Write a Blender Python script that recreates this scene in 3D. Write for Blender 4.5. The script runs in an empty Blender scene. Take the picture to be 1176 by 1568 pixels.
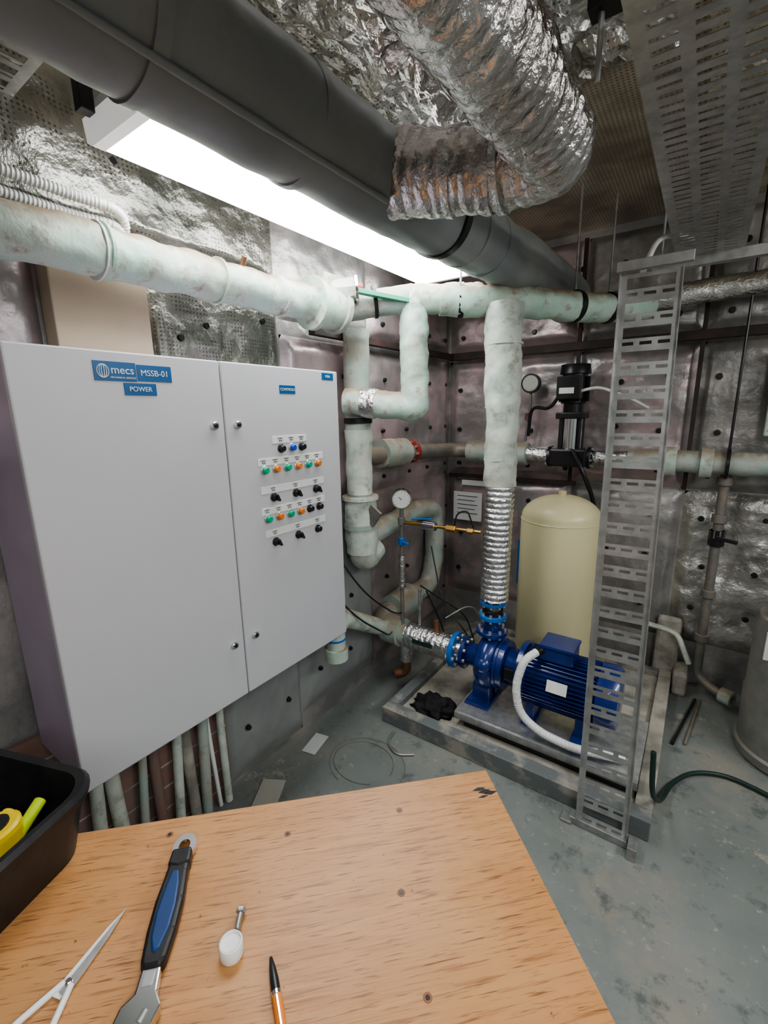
import bpy, bmesh, math, random
from mathutils import Vector, Matrix, noise
random.seed(7)
scene=bpy.context.scene
COL=bpy.context.collection
V=Vector
# ---------------------------------------------------------------- materials
def newmat(name):
    m=bpy.data.materials.new(name); m.use_nodes=True
    nt=m.node_tree; b=nt.nodes["Principled BSDF"]
    return m,nt,b
def N(nt,t,**k):
    n=nt.nodes.new(t)
    for a,v in k.items(): setattr(n,a,v)
    return n
def c4(c): return (c[0],c[1],c[2],1)
def mixc(nt,fac,a,b):
    m=N(nt,"ShaderNodeMix",data_type='RGBA')
    for s,v in ((0,fac),(6,a),(7,b)):
        if isinstance(v,tuple): m.inputs[s].default_value=c4(v)
        elif isinstance(v,(int,float)): m.inputs[s].default_value=v
        else: nt.links.new(v,m.inputs[s])
    return m.outputs[2]
def coord(nt,scale=(1,1,1),rot=(0,0,0)):
    tc=N(nt,"ShaderNodeTexCoord"); mp=N(nt,"ShaderNodeMapping")
    mp.inputs['Scale'].default_value=scale; mp.inputs['Rotation'].default_value=rot
    nt.links.new(tc.outputs['Object'],mp.inputs['Vector']); return mp.outputs[0]
def noi(nt,vec,scale,detail=4,rough=.55,dist=0):
    n=N(nt,"ShaderNodeTexNoise"); n.inputs['Scale'].default_value=scale
    n.inputs['Detail'].default_value=detail; n.inputs['Roughness'].default_value=rough
    n.inputs['Distortion'].default_value=dist
    nt.links.new(vec,n.inputs['Vector']); return n.outputs[0]
def rng(nt,val,a,b,c=0,d=1):
    m=N(nt,"ShaderNodeMapRange"); m.inputs[1].default_value=a;m.inputs[2].default_value=b
    m.inputs[3].default_value=c;m.inputs[4].default_value=d
    nt.links.new(val,m.inputs[0]); return m.outputs[0]
def mth(nt,op,a,b):
    m=N(nt,"ShaderNodeMath",operation=op)
    for i,v in enumerate((a,b)):
        if isinstance(v,(int,float)): m.inputs[i].default_value=v
        else: nt.links.new(v,m.inputs[i])
    return m.outputs[0]
def bump(nt,b,h,strength=.3,dist=.01):
    n=N(nt,"ShaderNodeBump"); n.inputs['Strength'].default_value=strength; n.inputs['Distance'].default_value=dist
    nt.links.new(h,n.inputs['Height'])
    nt.links.new(n.outputs[0],b.inputs['Normal'])
def M(name,col,rough=.5,metal=0,col2=None,ns=6,lo=.4,hi=.65,bs=0,bstr=.2,dust=None,dlo=.1,dhi=.8,scale=(1,1,1),coat=0):
    m,nt,b=newmat(name); v=coord(nt,scale)
    b.inputs['Roughness'].default_value=rough; b.inputs['Metallic'].default_value=metal
    out=None
    n1=noi(nt,v,ns)
    f=rng(nt,n1,lo,hi)
    out=mixc(nt,f,col,col2 if col2 else tuple(min(1,x*.9) for x in col))
    if dust:
        g=N(nt,"ShaderNodeNewGeometry"); s=N(nt,"ShaderNodeSeparateXYZ"); nt.links.new(g.outputs['Normal'],s.inputs[0])
        d=rng(nt,s.outputs[2],dlo,dhi); n2=noi(nt,v,14); d=mth(nt,'MULTIPLY',d,rng(nt,n2,.25,.5))
        out=mixc(nt,d,out,dust)
        out=mixc(nt,rng(nt,noi(nt,v,18,6,.7),.54,.70,0,.8),out,tuple(x*.85 for x in dust))
        out=mixc(nt,rng(nt,noi(nt,v,3.5,4,.6),.5,.75,0,.55),out,tuple(x*1.1 for x in dust))
    nt.links.new(out,b.inputs['Base Color'])
    if coat: b.inputs['Coat Weight'].default_value=coat
    if bs: bump(nt,b,noi(nt,v,bs),bstr,.006)
    return m
def foil(name,col,rough=.28,sc=14,st=.6,col2=None,perf=0,metal=1.0,lo=.4,hi=.62,crease=0):
    m,nt,b=newmat(name); v=coord(nt)
    b.inputs['Metallic'].default_value=metal; b.inputs['Roughness'].default_value=rough
    n1=noi(nt,v,4,5); c=mixc(nt,rng(nt,n1,lo,hi),col,col2 or tuple(x*.6 for x in col))
    vo=N(nt,"ShaderNodeTexVoronoi"); vo.inputs['Scale'].default_value=sc
    nv=noi(nt,v,sc*.5,4); ad=N(nt,"ShaderNodeVectorMath",operation='ADD'); nt.links.new(v,ad.inputs[0])
    cb=N(nt,"ShaderNodeCombineXYZ"); nt.links.new(rng(nt,nv,0,1,0,.12),cb.inputs[0]); nt.links.new(rng(nt,nv,0,1,.1,0),cb.inputs[2])
    nt.links.new(cb.outputs[0],ad.inputs[1]); nt.links.new(ad.outputs[0],vo.inputs['Vector'])
    h=mth(nt,'ADD',vo.outputs['Distance'],noi(nt,v,sc*2.2,5))
    if perf:
        p=N(nt,"ShaderNodeTexVoronoi"); p.inputs['Scale'].default_value=perf; p.inputs['Randomness'].default_value=0.0
        nt.links.new(v,p.inputs['Vector'])
        d=rng(nt,p.outputs['Distance'],.22,.32)
        c=mixc(nt,d,tuple(x*.38 for x in col),c)
    nt.links.new(c,b.inputs['Base Color'])
    bump(nt,b,h,st,.012)
    return m
lag=M("lagging_green",(.47,.66,.56),.5,0,(.58,.68,.60),9,bs=26,bstr=.6,dust=(.29,.22,.15))
lag2=M("lagging_white",(.62,.67,.60),.5,0,(.42,.52,.45),9,bs=26,bstr=.6,dust=(.33,.29,.22))
laggrey=M("lagging_dim",(.35,.45,.41),.5,0,(.44,.43,.37),9,bs=26,bstr=.6,dust=(.27,.23,.17))
ductgrey=M("duct_grey",(.235,.26,.27),.42,0,(.28,.30,.305),3,bs=14,bstr=.22,dust=(.30,.30,.285))
foilduct=foil("duct_foil",(.86,.84,.84),.20,30,.5,(.62,.58,.56))
foilpipe=foil("pipe_foil",(.85,.85,.85),.24,40,.4,(.62,.62,.62))
foilpink=foil("branch_foil",(.74,.70,.70),.20,22,.45,(.58,.54,.53))
ceilfoil=foil("ceiling_foil",(.70,.62,.48),.40,7,.35,(.38,.33,.25),perf=70,metal=.55)
crump=foil("crumpled_foil",(.75,.74,.71),.28,12,.8,(.42,.40,.35),perf=80,metal=.85)
wallfoil=foil("wall_foil",(.47,.445,.43),.38,7,.55,(.29,.285,.275),metal=.5,lo=.42,hi=.56)
silverwall=foil("silver_wall_foil",(.58,.57,.54),.34,10,.8,(.33,.32,.295),metal=.7,lo=.42,hi=.56)
pinkfoil=foil("pink_panel_foil",(.54,.43,.435),.34,5,.5,(.34,.315,.31),metal=.5,lo=.42,hi=.56)
darkfoil=foil("dark_wall_foil",(.32,.315,.28),.33,9,.8,(.14,.145,.125),metal=.8,perf=80)
galv=M("galvanised",(.62,.63,.62),.32,.7,(.47,.48,.48),30,bs=0)
galvr=M("galvanised_tray",(.52,.53,.52),.36,.7,(.38,.385,.38),20)
galvd=M("galvanised_dull",(.42,.43,.42),.42,.7,(.30,.30,.29),20)
chrome=M("chrome",(.8,.8,.8),.16,1)
black=M("black_plastic",(.010,.010,.011),.42,0,(.018,.018,.018),20,bs=60,bstr=.1)
blackm=M("black_paint",(.016,.016,.018),.35,0)
darkbeam=M("dark_beam",(.03,.022,.02),.6,0,(.06,.035,.03),10)
cabmat=M("cabinet_paint",(.54,.54,.56),.42,0,(.52,.52,.54),2,bs=400,bstr=.04)
cabside=M("cabinet_side_pink_reflection",(.44,.37,.47),.4,0)  # purple cast: pink reflection put into the side colour
white=M("white_plastic",(.78,.79,.77),.4,0,(.72,.73,.71),8)
paperm=M("paper",(.62,.63,.62),.7,0)
bluel=M("label_blue",(.008,.10,.27),.35,0)
pumpb=M("pump_blue",(.006,.024,.15),.28,0,(.010,.036,.20),8,coat=.5)
blueb=M("valve_blue",(.008,.15,.5),.35,0)
brass=M("brass",(.58,.36,.12),.3,1)
copper=M("copper_old",(.30,.14,.08),.5,.6,(.16,.09,.06),20)
steelp=M("pipe_dull",(.15,.155,.15),.5,.2,(.24,.20,.17),14,dust=(.26,.22,.16))
drumm=M("drum_grey",(.17,.18,.17),.5,0,(.24,.24,.22),8,dust=(.28,.26,.22))
cream=M("tank_cream",(.70,.64,.39),.33,0,(.66,.60,.37),2)
greenl=M("lens_green",(.0,.42,.22),.25,0); orangel=M("lens_orange",(.75,.22,.04),.25,0); bluelens=M("lens_blue",(.02,.08,.6),.25,0)
brick=M("brick_red",(.24,.14,.115),.85,0,(.19,.15,.13),12,bs=30,bstr=.6)
conc=M("concrete",(.42,.395,.34),.85,0,(.22,.21,.18),10,bs=40,bstr=.6)
plint=M("plinth_frame",(.15,.165,.165),.6,0,(.34,.32,.28),9,bs=30,bstr=.4,lo=.50,hi=.64)
board=M("grey_board",(.27,.285,.275),.6,0,(.22,.23,.225),4,bs=12,bstr=.2)
beige=M("beige_board",(.56,.46,.34),.7,0,(.50,.42,.30),4)
greenh=M("hose_dark_green",(.012,.035,.028),.45,0)
greenp=M("green_lever",(.08,.36,.24),.5,0)
yellow=M("yellow_plastic",(.75,.55,.02),.35,0)
lime=M("lime_plastic",(.45,.6,.02),.3,0)
orangep=M("pen_orange",(.8,.25,.05),.35,0)
bluegrip=M("grip_blue",(.012,.05,.17),.42,0)
redp=M("red_paint",(.30,.04,.03),.5,0)
clothm=M("black_cloth",(.008,.008,.01),.9,0,(.02,.02,.02),30,bs=80,bstr=.5)
tape=M("tape",(.5,.48,.42),.5,0)
def floormat():
    m,nt,b=newmat("floor_paint"); v=coord(nt)
    c=mixc(nt,rng(nt,noi(nt,v,2.2,6),.35,.65),(.165,.185,.175),(.235,.25,.235))
    c=mixc(nt,rng(nt,noi(nt,v,1.3,8,.7),.50,.66),c,(.29,.265,.215))
    c=mixc(nt,rng(nt,noi(nt,v,34,6,.7),.60,.72),c,(.38,.36,.31))
    c=mixc(nt,rng(nt,noi(nt,v,7,7,.75),.55,.64,0,.85),c,(.10,.115,.11))
    c=mixc(nt,rng(nt,noi(nt,v,3.1,9,.8),.59,.64,0,.75),c,(.42,.385,.31))
    nt.links.new(c,b.inputs['Base Color'])
    nt.links.new(rng(nt,noi(nt,v,6,4),.3,.7,.28,.55),b.inputs['Roughness'])
    bump(nt,b,noi(nt,v,18,6),.25,.004); return m
def woodmat():
    m,nt,b=newmat("table_wood"); v=coord(nt,(1.6,20,4))
    v2=coord(nt,(1,1,1)); v3=coord(nt,(9,190,10)); v4=coord(nt,(18,300,10))
    n=noi(nt,v,1.6,6,.62,1.2)
    c=mixc(nt,rng(nt,n,.3,.7),(.53,.27,.105),(.40,.185,.065))
    c=mixc(nt,rng(nt,noi(nt,v2,5,5),.42,.7),c,(.56,.30,.135))
    c=mixc(nt,rng(nt,noi(nt,v2,2.5,6,.65),.5,.72,0,.5),c,(.29,.14,.06))
    c=mixc(nt,rng(nt,noi(nt,v3,1.0,3,.6),.55,.68,0,.65),c,(.24,.10,.04))
    c=mixc(nt,rng(nt,noi(nt,v4,1.0,2,.6),.58,.68,0,.75),c,(.15,.065,.028))
    c=mixc(nt,rng(nt,noi(nt,v2,45,5,.7),.65,.71),c,(.10,.05,.025))
    nt.links.new(c,b.inputs['Base Color']); b.inputs['Roughness'].default_value=.4
    bump(nt,b,noi(nt,v3,1.0,3),.2,.002); return m
floorm=floormat(); woodm=woodmat()
woodedge=M("plywood_edge",(.28,.15,.07),.8,0,(.16,.08,.04),30)
def glow(n,s,c=(.98,.99,1)):
    m,nt,b=newmat(n); b.inputs['Base Color'].default_value=(.9,.9,.9,1)
    b.inputs['Emission Color'].default_value=c4(c); b.inputs['Emission Strength'].default_value=s; return m
em=glow("diffuser_glow",13); em_fill=glow("fill_glow",24); capm=glow("diffuser_end",.35,(1,1,.98))  # the stronger glow serves only the added fill fixtures
# ---------------------------------------------------------------- geometry helpers
def empty(name):
    e=bpy.data.objects.new(name,None); COL.objects.link(e); return e
def finish(name,bm,mat,par=None,smooth=False,angle=None):
    bmesh.ops.recalc_face_normals(bm,faces=bm.faces)
    me=bpy.data.meshes.new(name); bm.to_mesh(me); bm.free()
    if smooth:
        for p in me.polygons: p.use_smooth=True
        if angle:
            me.set_sharp_from_angle(angle=math.radians(angle))
    o=bpy.data.objects.new(name,me); COL.objects.link(o)
    if mat: me.materials.append(mat)
    if par: o.parent=par
    return o
def box(name,lo,hi,mat,par=None,bev=.002,M4=None):
    bm=bmesh.new(); lo=V(lo);hi=V(hi); c=(lo+hi)/2; s=hi-lo
    bmesh.ops.create_cube(bm,size=1,matrix=Matrix.Translation(c)@Matrix.Diagonal((abs(s.x),abs(s.y),abs(s.z),1)))
    if bev: bmesh.ops.bevel(bm,geom=bm.edges[:],offset=min(bev,.45*min(abs(x) for x in s)),segments=2,affect='EDGES',profile=.5)
    if M4: bm.transform(M4)
    return finish(name,bm,mat,par)
def obox(name,c,s,rot,mat,par=None,bev=.002):
    R=Matrix.Translation(V(c))@Matrix.Rotation(math.radians(rot[2]),4,'Z')@Matrix.Rotation(math.radians(rot[1]),4,'Y')@Matrix.Rotation(math.radians(rot[0]),4,'X')
    h=V(s)/2
    return box(name,-h,h,mat,par,bev,R)
def frame(d):
    d=d.normalized(); a=V((0,0,1)) if abs(d.z)<.9 else V((1,0,0))
    x=a.cross(d).normalized(); y=d.cross(x); return x,y
def lathe(name,prof,origin,axis,mat,par=None,seg=32,smooth=True,ang=40):
    o=V(origin); d=V(axis).normalized(); x,y=frame(d); bm=bmesh.new(); rings=[]
    for r,h in prof:
        if r<1e-5: rings.append([bm.verts.new(o+d*h)])
        else: rings.append([bm.verts.new(o+d*h+(x*math.cos(t)+y*math.sin(t))*r) for t in [2*math.pi*i/seg for i in range(seg)]])
    for a,b2 in zip(rings,rings[1:]):
        for i in range(seg):
            j=(i+1)%seg
            if len(a)==1 and len(b2)==1: continue
            if len(a)==1: bm.faces.new((a[0],b2[i],b2[j]))
            elif len(b2)==1: bm.faces.new((a[i],a[j],b2[0]))
            else: bm.faces.new((a[i],a[j],b2[j],b2[i]))
    for rg in (rings[0],rings[-1]):
        if len(rg)>1: bm.faces.new(rg)
    return finish(name,bm,mat,par,smooth,ang)
def cyl(name,p0,p1,r,mat,par=None,seg=24,r2=None,bev=.0015):
    p0=V(p0);p1=V(p1);L=(p1-p0).length; r2=r if r2 is None else r2; bev=min(bev,r*.3,L*.3)
    return lathe(name,[(0,0),(r-bev,0),(r,bev),(r2,L-bev),(r2-bev,L),(0,L)],p0,p1-p0,mat,par,seg)
def flange(name,p,d,r,w,mat,par,bolts=8,boltm=None):
    p=V(p);d=V(d).normalized()
    cyl(name,p-d*w/2,p+d*w/2,r,mat,par,32)
    x,y=frame(d)
    if bolts:
        bm=bmesh.new()
        for i in range(bolts):
            t=2*math.pi*i/bolts+.2; q=p+(x*math.cos(t)+y*math.sin(t))*r*.82
            rot=d.to_track_quat('Z','Y').to_matrix().to_4x4()
            bmesh.ops.create_cone(bm,cap_ends=True,segments=6,radius1=r*.11,radius2=r*.11,depth=w+.022,matrix=Matrix.Translation(q)@rot)
        finish(name+"_bolts",bm,boltm or galv,par)
def fillet(pts,br,n=8):
    pts=[V(p) for p in pts]; out=[pts[0]]
    for i in range(1,len(pts)-1):
        a,b2,c=pts[i-1],pts[i],pts[i+1]
        o=min(br,.48*(a-b2).length,.48*(c-b2).length)
        p=b2+(a-b2).normalized()*o;q=b2+(c-b2).normalized()*o
        for k in range(n+1):
            t=k/n; out.append(p*(1-t)**2+b2*2*t*(1-t)+q*t*t)
    out.append(pts[-1]); return out
def sweep(name,pts,r,mat,par=None,seg=20,br=.06,ds=None,rf=None,nz=0,nsc=12,smooth=True,n=8):
    P=fillet(pts,br,n) if br else [V(p) for p in pts]
    if ds:
        Q=[P[0]]
        for a,b2 in zip(P,P[1:]):
            k=max(1,int((b2-a).length/ds))
            for i in range(1,k+1): Q.append(a.lerp(b2,i/k))
        P=Q
    bm=bmesh.new(); rings=[]; s=0; d=(P[1]-P[0]).normalized(); x,y=frame(d)
    for i,p in enumerate(P):
        if i==0: t=P[1]-P[0]
        elif i==len(P)-1: t=P[-1]-P[-2]
        else: t=(P[i+1]-P[i]).normalized()+(P[i]-P[i-1]).normalized()
        t=t.normalized(); x=(x-t*x.dot(t)).normalized(); y=t.cross(x)
        if i: s+=(p-P[i-1]).length
        rr=r if rf is None else rf(s)
        ring=[]
        for k in range(seg):
            a=2*math.pi*k/seg; v=p+(x*math.cos(a)+y*math.sin(a))*rr
            if nz: v+= (v-p).normalized()*noise.noise(v*nsc)*nz+(v-p).normalized()*noise.noise(v*nsc*3)*nz*.5
            ring.append(bm.verts.new(v))
        rings.append(ring)
    for a,b2 in zip(rings,rings[1:]):
        for k in range(seg):
            j=(k+1)%seg; bm.faces.new((a[k],a[j],b2[j],b2[k]))
    bm.faces.new(rings[0]); bm.faces.new(rings[-1])
    return finish(name,bm,mat,par,smooth,50)
def text(name,body,loc,size,mat,par,rot):
    t=bpy.data.curves.new(name,'FONT'); t.body=body; t.size=size; t.extrude=.0003; t.align_x='CENTER'; t.align_y='CENTER'
    t.materials.append(mat); o=bpy.data.objects.new(name,t); o.location=loc; o.rotation_euler=rot; COL.objects.link(o); o.parent=par; return o
def perf(name,O,U,W,Nn,width,length,period,flange_h,mat,par,small=(.15,.30),big=(.42,.86),bigcols=(5,6,7,8,9)):
    O=V(O);U=V(U).normalized();W=V(W).normalized();Nn=V(Nn).normalized(); w=width
    us=[-flange_h,-flange_h*.65,-flange_h*.3,0,.07*w,.11*w,.30*w,.40*w,.60*w,.70*w,.89*w,.93*w,w,w+flange_h*.3,w+flange_h*.65,w+flange_h]
    def pos(u,v):
        if u<0: return O+W*v+Nn*(-u)
        if u>w: return O+U*w+W*v+Nn*(u-w)
        return O+U*u+W*v
    vs=[]; typ=[]
    nper=int(length/period)
    for i in range(nper):
        for f,t in ((0,'s'),(small[0],'a'),(small[1],'s'),(big[0],'b'),(big[1],'s')):
            vs.append((i+f)*period); typ.append(t)
    vs.append(nper*period)
    bm=bmesh.new(); G=[[bm.verts.new(pos(u,v)) for u in us] for v in vs]
    for j in range(len(vs)-1):
        for i in range(len(us)-1):
            t=typ[j]; hole=False
            if t=='a' and i in (5,7,9): hole=True
            if t=='b' and i in bigcols: hole=True
            if t=='b' and i in (1,13): hole=True
            if not hole: bm.faces.new((G[j][i],G[j][i+1],G[j+1][i+1],G[j+1][i]))
    for v in [v for v in bm.verts if not v.link_faces]: bm.verts.remove(v)
    o=finish(name,bm,mat,par); s=o.modifiers.new("t",'SOLIDIFY'); s.thickness=.002; s.offset=0
    return o
# ---------------------------------------------------------------- room
XL,XR,YB,YF,ZC=-1.48,1.9,-1.7,2.9,2.5
def slab(name,lo,hi,mat): return box(name,lo,hi,mat,None,0)
slab("floor",(XL-.1,YB-.1,-.1),(XR+.1,YF+.1,0),floorm)
slab("ceiling",(XL-.1,YB-.1,ZC),(XR+.1,YF+.1,ZC+.1),ceilfoil)
slab("wall_left",(XL-.1,YB-.1,0),(XL,YF+.1,ZC),wallfoil)
slab("wall_back",(XL,YF,0),(XR,YF+.1,ZC),wallfoil)
slab("wall_right",(XR,YB-.1,0),(XR+.1,YF+.1,ZC),board)
slab("wall_front",(XL,YB-.1,0),(XR,YB,ZC),board)
def panel(name,lo,hi,mat,axis,par,amp=.012):
    bm=bmesh.new(); lo=V(lo);hi=V(hi); n1=40
    g=[]
    for i in range(n1+1):
        row=[]
        for j in range(n1+1):
            s=i/n1;t=j/n1; z=lo.z+(hi.z-lo.z)*t
            e=min(s,1-s,t,1-t); puff=min(1,e*14)
            if axis=='y':
                x=lo.x+(hi.x-lo.x)*s; p=V((x,lo.y,z)); d=noise.noise(p*6)*amp+abs(noise.noise(p*15))*amp*.7; row.append(bm.verts.new((x,hi.y-(hi.y-lo.y)*puff+d*puff,z)))
            else:
                y=lo.y+(hi.y-lo.y)*s; p=V((lo.x,y,z)); d=noise.noise(p*6)*amp+abs(noise.noise(p*15))*amp*.7; row.append(bm.verts.new((lo.x+(hi.x-lo.x)*puff+d*puff,y,z)))
        g.append(row)
    for i in range(n1):
        for j in range(n1): bm.faces.new((g[i][j],g[i+1][j],g[i+1][j+1],g[i][j+1]))
    return finish(name,bm,mat,par,True)
ipb=empty("foil_insulation_back"); ipl=empty("foil_insulation_side")
for k,(x0,x1) in enumerate(((-1.47,-.64),(-.63,-.06),(-.05,.62),(.63,1.4))):
    panel("panel_top_%d"%k,(x0,2.865,1.93),(x1,2.9,2.46),(pinkfoil,wallfoil,wallfoil,wallfoil)[k],'y',ipb)
    panel("panel_mid_%d"%k,(x0,2.865,1.12),(x1,2.9,1.87),(pinkfoil,pinkfoil,wallfoil,wallfoil)[k],'y',ipb)
    panel("panel_low_%d"%k,(x0,2.87,.25),(x1,2.9,1.11),(pinkfoil,wallfoil,silverwall,silverwall)[k],'y',ipb,(.012,.01,.03,.03)[k])
for k,(y0,y1) in enumerate(((1.36,1.95),(1.96,2.86))):
    panel("side_top_%d"%k,(-1.48,y0,1.93),(-1.45,y1,2.45),(wallfoil,pinkfoil)[k],'x',ipl)
    panel("side_mid_%d"%k,(-1.48,y0,1.12),(-1.45,y1,1.87),pinkfoil,'x',ipl)
    panel("side_low_%d"%k,(-1.48,y0,.10),(-1.45,y1,1.11),(board,pinkfoil)[k],'x',ipl)
panel("side_above_cabinet",(-1.48,.80,1.4),(-1.45,1.35,2.05),darkfoil,'x',ipl,.02)
panel("side_above_cabinet_b",(-1.48,.0,1.4),(-1.45,.52,2.05),pinkfoil,'x',ipl,.02)
panel("side_high",(-1.48,.0,2.07),(-1.45,1.35,2.46),darkfoil,'x',ipl,.02)
panel("side_below_cabinet",(-1.48,.93,.02),(-1.455,1.355,.95),board,'x',ipl)
panel("side_near",(-1.48,-1.2,.02),(-1.45,.14,1.35),pinkfoil,'x',ipl)
box("beige_panel",(-1.48,.53,1.4),(-1.41,.785,2.03),beige,ipl,.004)
bm=bmesh.new()
def pin(bm,p,d,r=.013):
    rot=V(d).to_track_quat('Z','Y').to_matrix().to_4x4()
    bmesh.ops.create_cone(bm,cap_ends=True,segments=12,radius1=r,radius2=r*.75,depth=.014,matrix=Matrix.Translation(V(p))@rot)
for i in range(12):
    for z in (.45,.72,.98,1.2,1.43,1.7,2.0,2.3):
        x=-1.36+i*.235
        if x<1.3: pin(bm,(x+random.uniform(-.02,.02),2.858,z+random.uniform(-.02,.02)),(0,-1,0),.016)
finish("insulation_pins",bm,blackm,ipb)
bm=bmesh.new()
for y in (1.48,1.72,2.05,2.3,2.55,2.78):
    for z in (.3,.6,.9,1.2,1.45,1.72,2.0,2.3):
        pin(bm,(-1.443,y+random.uniform(-.02,.02),z),(1,0,0))
for y,z in ((1.02,.25),(1.25,.25),(1.02,.55),(1.25,.55),(1.0,1.85),(1.25,1.9),(.9,1.8),(.75,2.25),(1.1,2.3)): pin(bm,(-1.445,y,z),(1,0,0))
finish("insulation_pins_side",bm,blackm,ipl)
tr=empty("trim_1")
box("beam_upper",(-1.44,2.82,1.875),(1.2,2.855,1.92),darkbeam,tr)
box("beam_side",(-1.445,1.5,1.88),(-1.41,2.82,1.915),darkbeam,tr)
box("beam_mid",(-1.44,2.83,1.10),(-.6,2.855,1.125),darkbeam,tr)
box("post_a",(-.645,2.835,1.12),(-.625,2.855,2.45),darkbeam,tr)
box("post_b",(-.065,2.835,1.12),(-.045,2.855,2.45),darkbeam,tr)
br=empty("brick_recess")
box("brick_face",(-1.478,.15,0),(-1.462,.925,.66),brick,br,.001)
for i in range(7): box("mortar_%d"%i,(-1.465,.15,.05+i*.088),(-1.4605,.925,.056+i*.088),conc,br,.0005)
cd=empty("conduit_bundle")
for i,(y,r,m,k) in enumerate(((.42,.020,lag2,.03),(.50,.023,lag2,-.02),(.55,.014,laggrey,.05),(.62,.018,brick,.0),(.68,.017,lag2,.04),(.745,.020,conc,-.01),(.79,.020,laggrey,.03),(.885,.015,lag2,.0),(.85,.008,white,-.03))):
    sweep("conduit_%d"%i,[(-1.435+.005*(i%2),y,.005),(-1.435,y+k*.6,.35),(-1.43,y+k,.64)],r,m,cd,12,.2)
# ---------------------------------------------------------------- cabinet
cb=empty("electrical_control_cabinet")
CX=-1.15
box("body",(-1.445,.335,.645),(CX-.022,1.33,1.695),cabside,cb,.004)
box("door_power",(CX-.02,.33,.64),(CX,.8245,1.70),cabmat,cb,.004)
box("door_controls",(CX-.02,.8285,.64),(CX,1.335,1.70),cabmat,cb,.004)
RT=(math.radians(90),0,math.radians(90))
def lab(n,y0,y1,z0,z1,m,t=None,ts=.014,tm=white):
    box(n,(CX,y0,z0),(CX+.0015,y1,z1),m,cb,.0004)
    if t: text(n+"_text",t,(CX+.002,(y0+y1)/2,(z0+z1)/2),ts,tm,cb,RT)
lab("label_main",.492,.588,1.632,1.676,bluel)
text("label_main_t",  "mecs",(CX+.002,.556,1.657),.026,white,cb,RT)
text("label_main_t2","MECHANICAL SERVICES",(CX+.002,.556,1.640),.0055,white,cb,RT)
for k in range(3):
    for sg in (0,1):
        sweep("logo_arc_%d_%d"%(k,sg),[(CX+.0018,.512+(.003+.005*k)*math.cos(t)*1.0,1.654+(.015)*math.sin(t)) for t in [math.pi*(sg+i/8)-math.pi/2 for i in range(9)]],.0008,white,cb,6,0)
lab("label_id",.590,.678,1.634,1.673,bluel,"MSSB-01",.020)
lab("label_power",.555,.634,1.600,1.629,bluel,"POWER",.016)
lab("label_controls",1.045,1.115,1.615,1.642,bluel,"CONTROLS",.012)
lab("label_corner",1.25,1.31,1.668,1.692,bluel,"MSSB",.011)
for k,(y,z) in enumerate(((.789,1.52),(.868,1.52),(.785,.835),(.868,.835))):
    cyl("lock_%d"%k,(CX,y,z),(CX+.012,y,z),.011,chrome,cb); cyl("lockcore_%d"%k,(CX+.012,y,z),(CX+.014,y,z),.006,blackm,cb)
cols=[.958+.049*i for i in range(6)]
rows=[(1.467,1.438,[(1.035,'k'),(1.083,'b'),(1.13,'k')],(1.0,1.155)),
 (1.399,1.373,list(zip(cols,'gogogo')),(.935,1.235)),
 (1.307,1.280,[(.99,'s'),(1.09,'s'),(1.19,'s')],(.94,1.235)),
 (1.237,1.212,list(zip(cols,'gogokk')),(.935,1.235)),
 (1.160,1.128,[(.985,'s'),(1.09,'s'),(1.19,'k')],(.945,1.235))]
for ri,(zl,zb,bt,(y0,y1)) in enumerate(rows):
    lab("strip_%d"%ri,y0,y1,zl-.012,zl+.012,white)
    for bi,(y,k) in enumerate(bt):
        text("strip_t_%d_%d"%(ri,bi),"PUMP %d\nRUN"%(bi+1),(CX+.002,y,zl),.007,blackm,cb,RT)
        cyl("bez_%d_%d"%(ri,bi),(CX,y,zb),(CX+.006,y,zb),.0145,blackm if k in 'ks' else galv,cb,20)
        m={'g':greenl,'o':orangel,'b':bluelens,'k':blackm,'s':blackm}[k]
        cyl("lens_%d_%d"%(ri,bi),(CX+.006,y,zb),(CX+.018,y,zb),.0115,m,cb,20,r2=.010)
        if k=='s': obox("knob_%d_%d"%(ri,bi),(CX+.022,y,zb),(.014,.007,.026),(25,0,0),blackm,cb,.002)
for k,z in enumerate((.8,1.52)):
    cyl("hinge_%d"%k,(CX-.012,1.338,z-.03),(CX-.012,1.338,z+.03),.006,cabmat,cb)
# ---------------------------------------------------------------- fluorescent light, plus added fill fixtures
def fixture(name,x0,x1,y0,y1,z,m):
    e=empty(name)
    bm=bmesh.new(); pr=[(x0,z+.06),(x0+.010,z+.012),(x0+.03,z),(x1-.03,z),(x1-.010,z+.012),(x1,z+.06)]
    a=[bm.verts.new((x,y0+.012,q)) for x,q in pr]; c=[bm.verts.new((x,y1-.012,q)) for x,q in pr]
    for i in range(len(pr)-1): bm.faces.new((a[i],a[i+1],c[i+1],c[i]))
    bm.faces.new((a[0],c[0],c[-1],a[-1]))
    finish("diffuser",bm,m,e)
    box("housing",(x0+.005,y0,z+.06),(x1-.005,y1,z+.10),white,e,.004)
    for n,ya,yb in (("cap_near",y0-.015,y0+.012),("cap_far",y1-.012,y1+.006)):
        bm=bmesh.new(); pr2=[(x0-.002,z+.062),(x0+.008,z+.010),(x0+.03,z-.002),(x1-.03,z-.002),(x1-.008,z+.010),(x1+.002,z+.062)]
        a=[bm.verts.new((x,ya,q)) for x,q in pr2]; c=[bm.verts.new((x,yb,q)) for x,q in pr2]
        bm.faces.new(a); bm.faces.new(c)
        for i in range(6): bm.faces.new((a[i],a[(i+1)%6],c[(i+1)%6],c[i]))
        finish(n,bm,capm,e)
    for k,y in enumerate((y0+.12,y1-.15)):
        cyl("hanger_%d"%k,(x0+.02,y,z+.10),(x0+.02,y,ZC),.004,galvd,e,8)
    return e
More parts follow.
